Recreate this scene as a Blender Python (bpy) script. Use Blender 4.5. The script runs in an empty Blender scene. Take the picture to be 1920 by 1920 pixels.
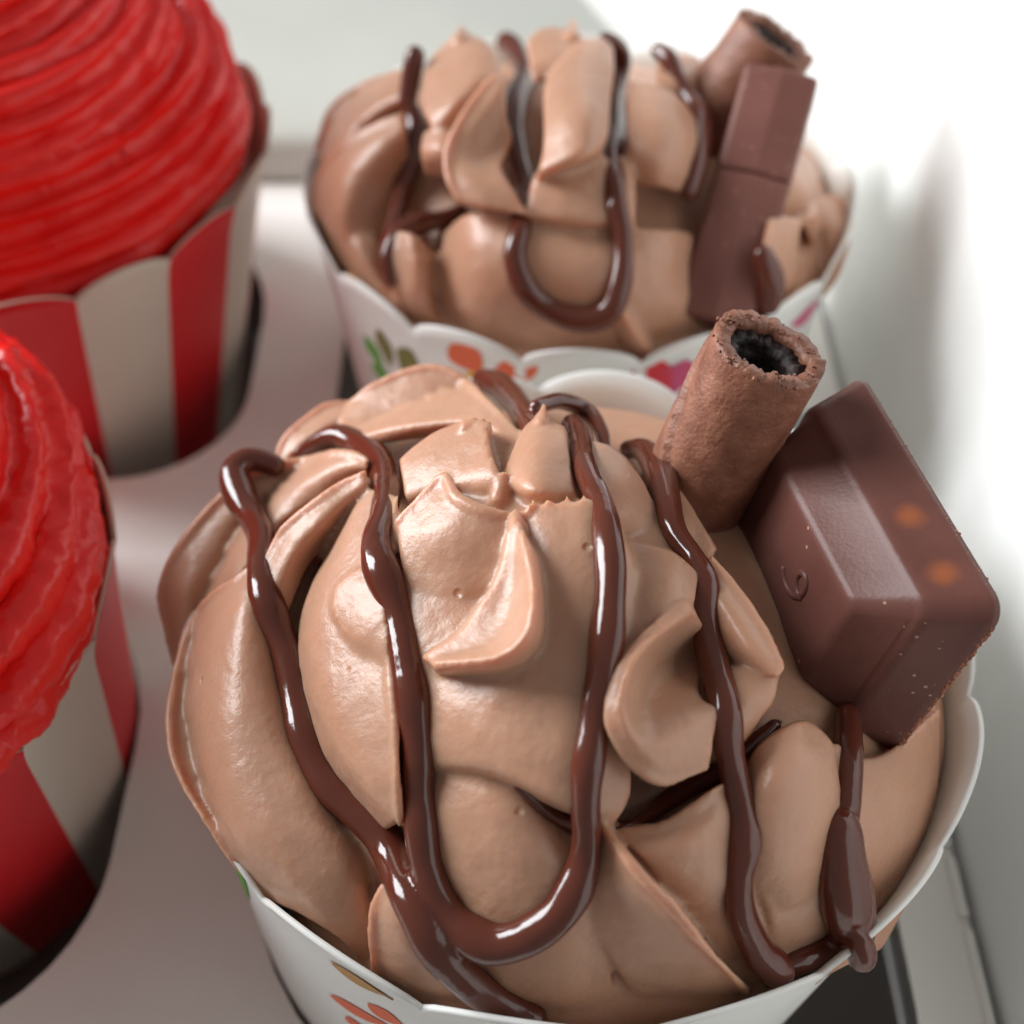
import bpy, bmesh, math, random
import numpy as np
from mathutils import Vector, Matrix, noise as mnoise
from mathutils.bvhtree import BVHTree

random.seed(7)
rng = np.random.default_rng(7)
scene = bpy.context.scene
COL = scene.collection
MM = 0.001

# ------------------------------------------------------------------ camera
F_PX = 2494.0                      # focal length in photo pixels (photo 1920 x 1920)
PITCH = math.radians(47.7)         # looking down
CAM = np.array([0.0, 0.0, 129.0])  # millimetres; the tray is z = 0
FW = np.array([0, math.cos(PITCH), -math.sin(PITCH)])
UP = np.array([0, math.sin(PITCH), math.cos(PITCH)])
RT = np.array([1.0, 0, 0])
cam_d = bpy.data.cameras.new('camera')
cam_d.sensor_width = 36.0
cam_d.lens = 36.0 * F_PX / 1920.0
cam_d.clip_start = 0.005
cam_d.clip_end = 20.0
cam_d.dof.use_dof = True
cam_d.dof.focus_distance = 0.101
cam_d.dof.aperture_fstop = 23.0
cam = bpy.data.objects.new('camera', cam_d)
COL.objects.link(cam)
cam.location = (CAM * MM).tolist()
cam.rotation_euler = (math.pi / 2 - PITCH, 0, 0)
scene.camera = cam

# ------------------------------------------------------------------ light
world = bpy.data.worlds.new('World')
scene.world = world
world.use_nodes = True
bg = world.node_tree.nodes['Background']
bg.inputs[0].default_value = (1.0, 0.99, 0.98, 1)
bg.inputs[1].default_value = 0.20

LDIR = Vector((-0.82, 0.31, 0.40)).normalized()
win_d = bpy.data.lights.new('window_light', 'AREA')
win_d.shape = 'RECTANGLE'
win_d.size = 0.50
win_d.size_y = 0.90
win_d.energy = 21.0
win_d.color = (0.94, 0.975, 1.0)
win = bpy.data.objects.new('window_light', win_d)
COL.objects.link(win)
_t = Vector((0.005, 0.09, 0.04))
win.location = _t + LDIR * 1.1
win.rotation_euler = (-LDIR).to_track_quat('-Z', 'Y').to_euler()

scene.view_settings.view_transform = 'Standard'
scene.view_settings.look = 'None'
scene.view_settings.gamma = 1.0
scene.view_settings.exposure = 0.32
scene.view_settings.use_curve_mapping = False
scene.render.engine = 'CYCLES'
scene.render.resolution_x = 1024
scene.render.resolution_y = 1024
scene.cycles.max_bounces = 10
scene.cycles.diffuse_bounces = 6

# ------------------------------------------------------------------ pixel geometry (mm)
def ray(px, py):
    px = np.asarray(px, float); py = np.asarray(py, float)
    d = FW + ((px - 960) / F_PX)[..., None] * RT - ((py - 960) / F_PX)[..., None] * UP
    return d / np.linalg.norm(d, axis=-1, keepdims=True)

def on_plane(px, py, z):
    d = ray(px, py)
    return CAM + d * ((z - CAM[2]) / d[2])

def ellipsoid_ref(c, s):
    """reference surface: where a pixel's ray meets the ellipsoid (or passes closest to it)"""
    c = np.asarray(c, float); s = np.asarray(s, float)
    def ref(px, py):
        d = ray(px, py)
        o = (CAM - c) / s
        e = d / s
        a = (e * e).sum(-1); b = (e * o).sum(-1); k = o @ o - 1
        disc = np.maximum(b * b - a * k, 0)
        t = (-b - np.sqrt(disc)) / a
        return CAM + d * t[..., None], d
    return ref

# ------------------------------------------------------------------ helpers
def tag(o, label=None, cat=None, group=None, kind=None):
    if label: o['label'] = label
    if cat: o['category'] = cat
    if group: o['group'] = group
    if kind: o['kind'] = kind
    return o

def empty(name, loc_mm):
    o = bpy.data.objects.new(name, None)
    COL.objects.link(o)
    o.empty_display_size = 0.01
    o.location = (np.asarray(loc_mm, float) * MM).tolist()
    return o

def link_mesh(name, me, mat=None, parent=None, smooth=True):
    """mesh in world metres; keeps its place when parented"""
    o = bpy.data.objects.new(name, me)
    COL.objects.link(o)
    if mat is not None:
        for m in (mat if isinstance(mat, (list, tuple)) else [mat]):
            me.materials.append(m)
    if smooth:
        me.polygons.foreach_set('use_smooth', np.ones(len(me.polygons), bool))
    if parent is not None:
        o.parent = parent
        p = Vector((0, 0, 0)); q = parent
        while q is not None:
            p += q.location; q = q.parent
        me.transform(Matrix.Translation(-p))
    return o

def mesh_mm(verts, faces, name='m'):
    me = bpy.data.meshes.new(name)
    v = np.asarray(verts, float) * MM
    me.from_pydata(v.tolist(), [], [tuple(f) for f in faces])
    me.update()
    return me

def catmull(P, n):
    """P (k, dims) -> dense samples, n per span"""
    P = np.asarray(P, float)
    Q = np.vstack([2 * P[0] - P[1], P, 2 * P[-1] - P[-2]])
    out = []
    t = np.linspace(0, 1, n, endpoint=False)[:, None]
    for i in range(1, len(Q) - 2):
        a, b, c, d = Q[i - 1], Q[i], Q[i + 1], Q[i + 2]
        out.append(0.5 * ((2 * b) + (-a + c) * t + (2 * a - 5 * b + 4 * c - d) * t ** 2 + (-a + 3 * b - 3 * c + d) * t ** 3))
    out.append(P[-1:])
    return np.vstack(out)

def patch_grid(rows, n=6):
    L = max(len(r) for r in rows)
    R = []
    for r in rows:
        r = np.asarray(r, float)
        R.append(catmull(r, n))
    m = min(len(r) for r in R)
    R = np.array([r[:m] for r in R])            # rows x m x 3
    return np.stack([catmull(R[:, j], n) for j in range(m)], axis=1)

def solid_from_grid(Ff, Bk):
    h, w = Ff.shape[:2]
    V = np.vstack([Ff.reshape(-1, 3), Bk.reshape(-1, 3)])
    N = h * w
    idx = np.arange(N).reshape(h, w)
    faces = []
    a = idx[:-1, :-1].ravel(); b = idx[:-1, 1:].ravel(); c = idx[1:, 1:].ravel(); d = idx[1:, :-1].ravel()
    faces += list(zip(a, b, c, d))
    faces += list(zip(a + N, d + N, c + N, b + N))
    rim = list(idx[0, :]) + list(idx[1:, -1]) + list(idx[-1, -2::-1]) + list(idx[-2:0:-1, 0])
    for i in range(len(rim)):
        p, q = rim[i], rim[(i + 1) % len(rim)]
        faces.append((p, p + N, q + N, q))
    return V, [tuple(int(t) for t in f) for f in faces]

def petal_solid(ref, rows, thick=4.5, kn=1.3, kp=1.2):
    g = patch_grid(rows)
    P, d = ref(g[..., 0], g[..., 1])
    h = g[..., 2:3]
    Ff = P - d * np.where(h < 0, h * kn, h * kp)
    return solid_from_grid(Ff, Ff + d * thick)

def uv_ellipsoid(c, s, zmin=None, nu=64, nv=40):
    V, Fc = [], []
    for i in range(nv + 1):
        ph = math.pi * i / nv
        for j in range(nu):
            th = 2 * math.pi * j / nu
            z = c[2] + s[2] * math.cos(ph)
            if zmin is not None: z = max(z, zmin)
            V.append((c[0] + s[0] * math.sin(ph) * math.cos(th), c[1] + s[1] * math.sin(ph) * math.sin(th), z))
    for i in range(nv):
        for j in range(nu):
            k = (j + 1) % nu
            Fc.append((i * nu + j, (i + 1) * nu + j, (i + 1) * nu + k, i * nu + k))
    return np.array(V), Fc

def tube_solid(P, R, seg=14, flat=None):
    """P (n,3) centre line in mm, R (n,) radii, rounded ends"""
    P = np.asarray(P, float); R = np.asarray(R, float)
    t0 = P[0] - P[1]; t0 /= np.linalg.norm(t0); t1 = P[-1] - P[-2]; t1 /= np.linalg.norm(t1)
    caps = [(math.cos(a), math.sin(a)) for a in np.linspace(0.15, math.pi / 2, 4, endpoint=False)]
    PP = [P[0] + t0 * R[0] * math.cos(a) for a in (0.2, 0.6, 1.1)] + list(P) + [P[-1] + t1 * R[-1] * math.cos(a) for a in (1.1, 0.6, 0.2)]
    RR = [R[0] * math.sin(a) for a in (0.2, 0.6, 1.1)] + list(R) + [R[-1] * math.sin(a) for a in (1.1, 0.6, 0.2)]
    PP = np.array(PP); RR = np.array(RR)
    T = np.gradient(PP, axis=0); T /= np.linalg.norm(T, axis=1, keepdims=True)
    n = np.cross(T[0], [0.3, 0.5, 0.8]); n /= np.linalg.norm(n)
    V = []
    ang = np.linspace(0, 2 * math.pi, seg, endpoint=False)
    for p, r, t in zip(PP, RR, T):
        n = n - t * (n @ t); n /= np.linalg.norm(n)
        b = np.cross(t, n)
        V.append(p + r * (np.cos(ang)[:, None] * n + np.sin(ang)[:, None] * b))
    V = np.vstack(V); m = len(PP); Fc = []
    for i in range(m - 1):
        for j in range(seg):
            k = (j + 1) % seg
            Fc.append((i * seg + j, i * seg + k, (i + 1) * seg + k, (i + 1) * seg + j))
    Fc.append(tuple(range(seg))[::-1]); Fc.append(tuple((m - 1) * seg + j for j in range(seg)))
    return V, Fc

def fuse(solids, voxel, smooth_it=4, smooth_f=0.5):
    """union of closed solids (mm) by voxel remesh -> numpy verts (mm), faces"""
    V, Fc, off = [], [], 0
    for v, f in solids:
        V.append(v); Fc += [tuple(i + off for i in q) for q in f]; off += len(v)
    me = bpy.data.meshes.new('tmp')
    me.from_pydata(np.vstack(V).tolist(), [], Fc); me.update()
    bm = bmesh.new(); bm.from_mesh(me); bmesh.ops.recalc_face_normals(bm, faces=bm.faces); bm.to_mesh(me); bm.free()
    o = bpy.data.objects.new('tmp', me); COL.objects.link(o)
    m = o.modifiers.new('r', 'REMESH'); m.mode = 'VOXEL'; m.voxel_size = voxel; m.adaptivity = 0
    if smooth_it:
        s = o.modifiers.new('s', 'SMOOTH'); s.iterations = smooth_it; s.factor = smooth_f
    dg = bpy.context.evaluated_depsgraph_get()
    out = bpy.data.meshes.new_from_object(o.evaluated_get(dg))
    bpy.data.objects.remove(o); bpy.data.meshes.remove(me)
    return out

def roughen(me, amps):
    """displace along normals; amps = [(scale 1/mm, amplitude mm)...]"""
    n = len(me.vertices)
    co = np.empty(n * 3); me.vertices.foreach_get('co', co); co = co.reshape(-1, 3)
    no = np.empty(n * 3); me.vertices.foreach_get('normal', no); no = no.reshape(-1, 3)
    d = np.zeros(n)
    for sc, am in amps:
        d += am * np.array([mnoise.noise(Vector(p)) for p in (co * sc + 7.3)])
    co = co + no * d[:, None]
    me.vertices.foreach_set('co', co.ravel()); me.update()

def bvh_of(me):
    n = len(me.vertices)
    co = np.empty(n * 3); me.vertices.foreach_get('co', co)
    return BVHTree.FromPolygons(co.reshape(-1, 3).tolist(), [tuple(p.vertices) for p in me.polygons])

def to_m(me):
    me.transform(Matrix.Scale(MM, 4)); return me

# ------------------------------------------------------------------ materials
def new_mat(name):
    m = bpy.data.materials.new(name); m.use_nodes = True
    nt = m.node_tree
    return m, nt, nt.nodes['Principled BSDF']

def node(nt, t, **kw):
    n = nt.nodes.new(t)
    for k, v in kw.items(): setattr(n, k, v)
    return n

def add_bump(nt, b, specs, tex='ShaderNodeTexNoise'):
    """specs: list of (scale, detail, strength, distance)"""
    tc = node(nt, 'ShaderNodeTexCoord'); prev = None
    for sc, det, st, dist in specs:
        t = node(nt, 'ShaderNodeTexNoise'); t.inputs['Scale'].default_value = sc; t.inputs['Detail'].default_value = det
        nt.links.new(tc.outputs['Object'], t.inputs['Vector'])
        bp = node(nt, 'ShaderNodeBump'); bp.inputs['Strength'].default_value = st; bp.inputs['Distance'].default_value = dist
        nt.links.new(t.outputs['Fac'], bp.inputs['Height'])
        if prev: nt.links.new(prev.outputs[0], bp.inputs['Normal'])
        prev = bp
    nt.links.new(prev.outputs[0], b.inputs['Normal'])
    return tc

def vary_color(nt, b, c0, c1, scale, detail=4, lo=0.35, hi=0.65, tc=None):
    tc = tc or node(nt, 'ShaderNodeTexCoord')
    t = node(nt, 'ShaderNodeTexNoise'); t.inputs['Scale'].default_value = scale; t.inputs['Detail'].default_value = detail
    nt.links.new(tc.outputs['Object'], t.inputs['Vector'])
    r = node(nt, 'ShaderNodeValToRGB')
    r.color_ramp.elements[0].position = lo; r.color_ramp.elements[1].position = hi
    r.color_ramp.elements[0].color = (*c0, 1); r.color_ramp.elements[1].color = (*c1, 1)
    nt.links.new(t.outputs['Fac'], r.inputs['Fac'])
    nt.links.new(r.outputs['Color'], b.inputs['Base Color'])
    return r

def sss(b, w, rad, scale):
    b.inputs['Subsurface Weight'].default_value = w
    b.inputs['Subsurface Radius'].default_value = rad
    b.inputs['Subsurface Scale'].default_value = scale

def mat_frosting():
    m, nt, b = new_mat('mocha_buttercream')
    tc = add_bump(nt, b, [(420, 2, 0.10, 0.0005), (2300, 2, 0.2, 0.00022), (6000, 1, 0.16, 0.00012)])
    r = vary_color(nt, b, (0.485, 0.260, 0.164), (0.525, 0.294, 0.194), 120, tc=tc)
    pv = node(nt, 'ShaderNodeTexVoronoi'); pv.inputs['Scale'].default_value = 230
    nt.links.new(tc.outputs['Object'], pv.inputs['Vector'])
    pr_ = node(nt, 'ShaderNodeMapRange'); pr_.interpolation_type = 'SMOOTHSTEP'
    pr_.inputs['From Min'].default_value = 0.02; pr_.inputs['From Max'].default_value = 0.10
    nt.links.new(pv.outputs['Distance'], pr_.inputs['Value'])
    sp = node(nt, 'ShaderNodeSeparateColor'); nt.links.new(pv.outputs['Color'], sp.inputs[0])
    gt_ = node(nt, 'ShaderNodeMath', operation='LESS_THAN'); gt_.inputs[1].default_value = 0.72
    nt.links.new(sp.outputs[0], gt_.inputs[0])
    mxp = node(nt, 'ShaderNodeMath', operation='MAXIMUM')
    nt.links.new(pr_.outputs[0], mxp.inputs[0]); nt.links.new(gt_.outputs[0], mxp.inputs[1])
    pb = node(nt, 'ShaderNodeBump'); pb.inputs['Strength'].default_value = 0.6; pb.inputs['Distance'].default_value = 0.0004
    nt.links.new(mxp.outputs[0], pb.inputs['Height'])
    prev = b.inputs['Normal'].links[0].from_socket
    nt.links.new(prev, pb.inputs['Normal']); nt.links.new(pb.outputs[0], b.inputs['Normal'])
    # tiny dark specks
    v = node(nt, 'ShaderNodeTexVoronoi'); v.inputs['Scale'].default_value = 150
    nt.links.new(tc.outputs['Object'], v.inputs['Vector'])
    lt = node(nt, 'ShaderNodeMath', operation='LESS_THAN'); lt.inputs[1].default_value = 0.022
    nt.links.new(v.outputs['Distance'], lt.inputs[0])
    mx = node(nt, 'ShaderNodeMix', data_type='RGBA')
    nt.links.new(lt.outputs[0], mx.inputs['Factor'])
    nt.links.new(r.outputs['Color'], mx.inputs[6]); mx.inputs[7].default_value = (0.09, 0.03, 0.015, 1)
    nt.links.new(mx.outputs[2], b.inputs['Base Color'])
    b.inputs['Roughness'].default_value = 0.37
    b.inputs['Specular IOR Level'].default_value = 0.5
    sss(b, 0.6, (1.0, 0.38, 0.16), 0.0024)
    return m

def mat_drizzle():
    m, nt, b = new_mat('melted_chocolate')
    add_bump(nt, b, [(180, 2, 0.25, 0.0006), (900, 2, 0.10, 0.0002)])
    b.inputs['Base Color'].default_value = (0.11, 0.027, 0.015, 1)
    b.inputs['Roughness'].default_value = 0.13
    b.inputs['Specular IOR Level'].default_value = 0.55
    sss(b, 0.25, (1.0, 0.3, 0.15), 0.0008)
    return m

def mat_red():
    m, nt, b = new_mat('red_buttercream')
    tc = add_bump(nt, b, [(420, 3, 0.3, 0.0006), (2200, 2, 0.15, 0.0003)])
    vary_color(nt, b, (0.85, 0.014, 0.012), (0.90, 0.02, 0.014), 150, tc=tc)
    b.inputs['Roughness'].default_value = 0.3
    sss(b, 0.15, (1.0, 0.1, 0.06), 0.001)
    return m

def mat_paper(name, col, rough=0.55, tr=0.0):
    m, nt, b = new_mat(name)
    tc = add_bump(nt, b, [(900, 3, 0.08, 0.0002)])
    vary_color(nt, b, tuple(c * 0.95 for c in col), col, 60, tc=tc)
    b.inputs['Roughness'].default_value = rough
    b.inputs['Specular IOR Level'].default_value = 0.3
    if tr: sss(b, tr, (1, 0.8, 0.6), 0.0008)
    return m

def mat_wafer():
    m, nt, b = new_mat('cocoa_wafer')
    tc = add_bump(nt, b, [(700, 4, 0.16, 0.0005), (2600, 3, 0.4, 0.0003)])
    vary_color(nt, b, (0.175, 0.062, 0.034), (0.30, 0.125, 0.075), 520, 5, 0.3, 0.7, tc=tc)
    b.inputs['Roughness'].default_value = 0.5
    return m

def mat_wafer_dark():
    m, nt, b = new_mat('dark_wafer_filling')
    tc = add_bump(nt, b, [(700, 4, 0.8, 0.0008)])
    vary_color(nt, b, (0.012, 0.009, 0.010), (0.05, 0.03, 0.026), 700, 4, tc=tc)
    b.inputs['Roughness'].default_value = 0.6
    return m

def mat_choc(name, c0, c1, rough=0.33, spots=()):
    m, nt, b = new_mat(name)
    tc = add_bump(nt, b, [(160, 3, 0.15, 0.0006), (3000, 2, 0.10, 0.0002)])
    r = vary_color(nt, b, c0, c1, 130, 4, tc=tc)
    src = r.outputs['Color']
    for (p, rad) in spots:
        d = node(nt, 'ShaderNodeVectorMath', operation='DISTANCE')
        wn = node(nt, 'ShaderNodeTexNoise'); wn.inputs['Scale'].default_value = 450
        nt.links.new(tc.outputs['Object'], wn.inputs['Vector'])
        wa = node(nt, 'ShaderNodeVectorMath', operation='MULTIPLY_ADD'); wa.inputs[1].default_value = (0.0009,) * 3
        nt.links.new(wn.outputs['Color'], wa.inputs[0]); nt.links.new(tc.outputs['Object'], wa.inputs[2])
        nt.links.new(wa.outputs[0], d.inputs[0]); d.inputs[1].default_value = tuple(q + 0.00045 for q in p)
        mr = node(nt, 'ShaderNodeMapRange'); mr.interpolation_type = 'SMOOTHSTEP'
        mr.inputs['From Min'].default_value = rad * 0.1; mr.inputs['From Max'].default_value = rad
        mr.inputs['To Min'].default_value = 0.62; mr.inputs['To Max'].default_value = 0.0
        nt.links.new(d.outputs['Value'], mr.inputs['Value'])
        mx = node(nt, 'ShaderNodeMix', data_type='RGBA')
        nt.links.new(mr.outputs[0], mx.inputs['Factor'])
        nt.links.new(src, mx.inputs[6]); mx.inputs[7].default_value = (0.36, 0.10, 0.03, 1)
        src = mx.outputs[2]
    nt.links.new(src, b.inputs['Base Color'])
    # sugar bloom specks
    v = node(nt, 'ShaderNodeTexVoronoi'); v.inputs['Scale'].default_value = 900
    nt.links.new(tc.outputs['Object'], v.inputs['Vector'])
    lt = node(nt, 'ShaderNodeMath', operation='LESS_THAN'); lt.inputs[1].default_value = 0.13
    nt.links.new(v.outputs['Distance'], lt.inputs[0])
    n2 = node(nt, 'ShaderNodeTexNoise'); n2.inputs['Scale'].default_value = 110
    nt.links.new(tc.outputs['Object'], n2.inputs['Vector'])
    gt = node(nt, 'ShaderNodeMath', operation='GREATER_THAN'); gt.inputs[1].default_value = 0.53
    nt.links.new(n2.outputs['Fac'], gt.inputs[0])
    mu = node(nt, 'ShaderNodeMath', operation='MULTIPLY')
    nt.links.new(lt.outputs[0], mu.inputs[0]); nt.links.new(gt.outputs[0], mu.inputs[1])
    mx = node(nt, 'ShaderNodeMix', data_type='RGBA')
    nt.links.new(mu.outputs[0], mx.inputs['Factor']); nt.links.new(src, mx.inputs[6]); mx.inputs[7].default_value = (0.38, 0.22, 0.16, 1)
    nt.links.new(mx.outputs[2], b.inputs['Base Color'])
    b.inputs['Roughness'].default_value = rough
    b.inputs['Specular IOR Level'].default_value = 0.2
    return m

M_FROST = mat_frosting(); M_DRIZ = mat_drizzle(); M_RED = mat_red()
M_CUP = mat_paper('white_cup_paper', (0.87, 0.87, 0.83), 0.5, 0.25)
M_STRIPE_R = mat_paper('red_stripe_paper', (0.74, 0.02, 0.028), 0.45)
M_STRIPE_W = mat_paper('cream_stripe_paper', (0.74, 0.68, 0.58), 0.5, 0.15)
M_CUP_IN = mat_paper('cup_inner_paper', (0.72, 0.60, 0.48), 0.55)
M_TRAY = mat_paper('tray_board', (0.88, 0.84, 0.80), 0.6)
M_BOX = mat_paper('box_board', (0.86, 0.86, 0.84), 0.5)
M_LID = mat_paper('lid_board', (0.90, 0.90, 0.88), 0.5)
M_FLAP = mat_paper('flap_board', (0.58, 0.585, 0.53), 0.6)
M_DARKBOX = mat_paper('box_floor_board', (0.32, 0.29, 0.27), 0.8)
M_WAFER = mat_wafer(); M_WDARK = mat_wafer_dark()
INK = {k: mat_paper('print_' + k, c, 0.5) for k, c in dict(
    orange=(0.80, 0.16, 0.07), red=(0.72, 0.045, 0.055), pink=(0.66, 0.10, 0.22), green=(0.13, 0.42, 0.06),
    olive=(0.21, 0.20, 0.06), yellow=(0.80, 0.45, 0.04), gold=(0.55, 0.30, 0.10)).items()}

# ------------------------------------------------------------------ setting: tray and box
RIM = 33.0
FRONT = (5.6, 70.6); REAR = (8.3, 142.5); RFAR = (-66.5, 150.5); RNEAR = (-72.0, 76.5)
HOLES = [(6.2, 70.8, 33.4, 33.2, (16, 32.5, 32.5, 14)), (8.0, 142.0, 33, 33, 20), (-70.5, 155.3, 33, 32, (31, 17, 17, 17)), (-75.5, 80.5, 33, 33, (32, 20, 20, 20))]

def rounded_rect(cx, cy, hx, hy, r, n=10):
    pts = []
    rad = r if isinstance(r, tuple) else (r,) * 4
    for (sx, sy, a0), r in zip(((1, 1, 0), (-1, 1, 90), (-1, -1, 180), (1, -1, 270)), rad):
        for k in range(n + 1):
            a = math.radians(a0 + 90 * k / n)
            pts.append((cx + sx * (hx - r) + r * math.cos(a), cy + sy * (hy - r) + r * math.sin(a)))
    return pts

def sheet_with_holes(outer, holes, thick):
    cu = bpy.data.curves.new('c', 'CURVE'); cu.dimensions = '2D'; cu.fill_mode = 'BOTH'; cu.extrude = thick / 2 * MM
    for loop in [outer] + holes:
        sp = cu.splines.new('POLY'); sp.points.add(len(loop) - 1); sp.use_cyclic_u = True
        for p, q in zip(sp.points, loop): p.co = (q[0] * MM, q[1] * MM, 0, 1)
    o = bpy.data.objects.new('c', cu); COL.objects.link(o)
    me = bpy.data.meshes.new_from_object(o.evaluated_get(bpy.context.evaluated_depsgraph_get()))
    bpy.data.objects.remove(o); bpy.data.curves.remove(cu)
    me.transform(Matrix.Translation((0, 0, -thick / 2 * MM)))
    return me

def box_mm(x0, x1, y0, y1, z0, z1):
    V = [(x, y, z) for x in (x0, x1) for y in (y0, y1) for z in (z0, z1)]
    Fc = [(0, 1, 3, 2), (4, 6, 7, 5), (0, 4, 5, 1), (2, 3, 7, 6), (0, 2, 6, 4), (1, 5, 7, 3)]
    return np.array(V, float), Fc

XW = 47.2; YB = 193.0
tray = link_mesh('tray', sheet_with_holes([(-150, -10), (XW - 0.4, -10), (XW - 0.4, YB - 0.5), (-150, YB - 0.5)],
                                          [rounded_rect(*h) for h in HOLES], 0.6), M_TRAY, smooth=False)
tag(tray, kind='structure', label='pinkish white card tray with rounded holes for the cups')
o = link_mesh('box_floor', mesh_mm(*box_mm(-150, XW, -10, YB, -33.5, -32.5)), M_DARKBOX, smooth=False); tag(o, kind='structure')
# right wall, bowed slightly, standing on a fold with cut slits
def wall_right():
    ys = np.linspace(-10, 170, 60); zs = np.linspace(-33, 92, 40)
    def X(y, z): return XW + 0.5 + 0.045 * max(z, 0) + 0.9 * math.sin((y - 20) / 55.0) * max(z, 0) / 60
    Ff = np.array([[(X(y, z), y, z) for y in ys] for z in zs]); Bk = Ff + np.array([0.6, 0, 0])
    return solid_from_grid(Ff, Bk)
o = link_mesh('box_wall', mesh_mm(*wall_right()), M_BOX); tag(o, kind='structure', label='white card box wall to the right of the tray')
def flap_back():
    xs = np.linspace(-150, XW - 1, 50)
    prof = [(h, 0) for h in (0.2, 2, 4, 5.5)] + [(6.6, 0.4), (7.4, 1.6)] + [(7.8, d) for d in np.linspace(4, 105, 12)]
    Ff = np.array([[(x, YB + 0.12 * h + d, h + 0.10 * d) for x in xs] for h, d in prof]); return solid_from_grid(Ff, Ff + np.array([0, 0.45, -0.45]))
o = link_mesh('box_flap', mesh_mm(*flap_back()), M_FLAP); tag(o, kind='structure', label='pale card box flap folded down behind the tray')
def lid_panel():
    a = np.array([XW - 0.5, 168.0]); b = np.array([10.5, 215.0])
    ts = np.linspace(0, 1, 24); zs = np.linspace(1, 105, 14)
    Ff = np.array([[(a[0] + (b[0] - a[0]) * t + (0.09 * z + 1) * (1 - t), a[1] + (b[1] - a[1]) * t, z + 22 * t) for t in ts] for z in zs]); return solid_from_grid(Ff, Ff + np.array([0.5, 0.3, 0]))
o = link_mesh('box_flap', mesh_mm(*lid_panel()), M_LID); tag(o, kind='structure', label='bright white card side flap standing behind the wafer roll')
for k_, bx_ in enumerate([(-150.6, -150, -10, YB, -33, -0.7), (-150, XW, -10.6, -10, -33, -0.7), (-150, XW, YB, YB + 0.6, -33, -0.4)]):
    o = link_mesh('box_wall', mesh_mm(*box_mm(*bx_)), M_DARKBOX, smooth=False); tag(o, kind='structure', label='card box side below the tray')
# perforation slits along the fold: small raised card tabs, each a short strip
slit_group = []
for k, (y0, y1, w) in enumerate([(36, 47, 1.1), (48.2, 59.5, 0.9), (61, 67.5, 1.0), (69, 80, .8), (82, 93, .8), (95, 106, .8)]):
    v, f = box_mm(XW - 0.4 - w, XW - 0.45, y0, y1, 0.05, 0.65)
    o = link_mesh('fold_tab', mesh_mm(v, f), M_TRAY, parent=tray, smooth=False)

# ------------------------------------------------------------------ cups
def cup_r(z, rtop, slope=0.20):
    return rtop - (RIM - z) * slope

def cup_shape(center, rtop, nscal, amp, phase, thick=0.45, slope=0.20, zb=-20.0, lean=(0, 0), power=0.55):
    """outer/inner wall grids, scalloped rim"""
    nth = nscal * 16; nz = 26
    th = np.linspace(0, 2 * math.pi, nth, endpoint=False)
    rimz = RIM - 0.3 + amp * np.abs(np.cos(nscal / 2 * (th - phase))) ** power
    tz = np.linspace(0, 1, nz)
    def wall(off):
        P = np.zeros((nz, nth, 3))
        for i, t in enumerate(tz):
            z = zb + (rimz - zb) * t
            flare = 0.6 * np.clip((t - 0.9) / 0.1, 0, 1) ** 2
            r = rtop - (RIM - z) * slope + flare + off
            P[i, :, 0] = center[0] + r * np.sin(th) + lean[0] * (z - RIM)
            P[i, :, 1] = center[1] - r * np.cos(th) + lean[1] * (z - RIM)
            P[i, :, 2] = z
        return P
    return wall(0), wall(-thick), th

def cup_mesh(center, rtop, nscal, amp, phase, stripe=None, mats=None, **kw):
    O, I, th = cup_shape(center, rtop, nscal, amp, phase, **kw)
    nz, nth = O.shape[:2]
    V = np.vstack([O.reshape(-1, 3), I.reshape(-1, 3)]); N = nz * nth
    Fc, mi = [], []
    for j in range(nth):
        k = (j + 1) % nth
        sm = 0
        if stripe is not None:
            a = (th[j] + math.pi / nth - phase) / (2 * math.pi) * nscal + 0.5
            sm = int(math.floor(a) + stripe) % 2
        for i in range(nz - 1):
            Fc.append((i * nth + j, i * nth + k, (i + 1) * nth + k, (i + 1) * nth + j)); mi.append(sm)
            Fc.append((N + i * nth + j, N + (i + 1) * nth + j, N + (i + 1) * nth + k, N + i * nth + k)); mi.append(2 if mats and len(mats) > 2 else 0)
        t = (nz - 1) * nth
        Fc.append((t + j, t + k, N + t + k, N + t + j)); mi.append(2 if mats and len(mats) > 2 else 0)
    c = len(V); bot = O[0].mean(0); V = np.vstack([V, bot[None]])
    for j in range(nth):
        Fc.append((j, c, (j + 1) % nth)); mi.append(0)
    me = mesh_mm(V, Fc); 
    me.polygons.foreach_set('material_index', mi)
    return me

def ray_cup(px, py, center, rtop, slope=0.20, lean=(0, 0), inside=False):
    """pixel -> (theta, z) on the outer wall nearest the camera"""
    d = ray(px, py); prev = None
    for t in np.arange(60, 260, 0.25):
        p = CAM + d * t
        z = p[2]; cx = center[0] + lean[0] * (z - RIM); cy = center[1] + lean[1] * (z - RIM)
        g = math.hypot(p[0] - cx, p[1] - cy) - (rtop - (RIM - z) * slope)
        if z < RIM + 5 and ((not inside and g <= 0) or (inside and prev is not None and prev < 0 <= g)):
            return math.atan2(p[0] - cx, -(p[1] - cy)), z
        prev = g if z < RIM + 5 else None
    return None

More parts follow.
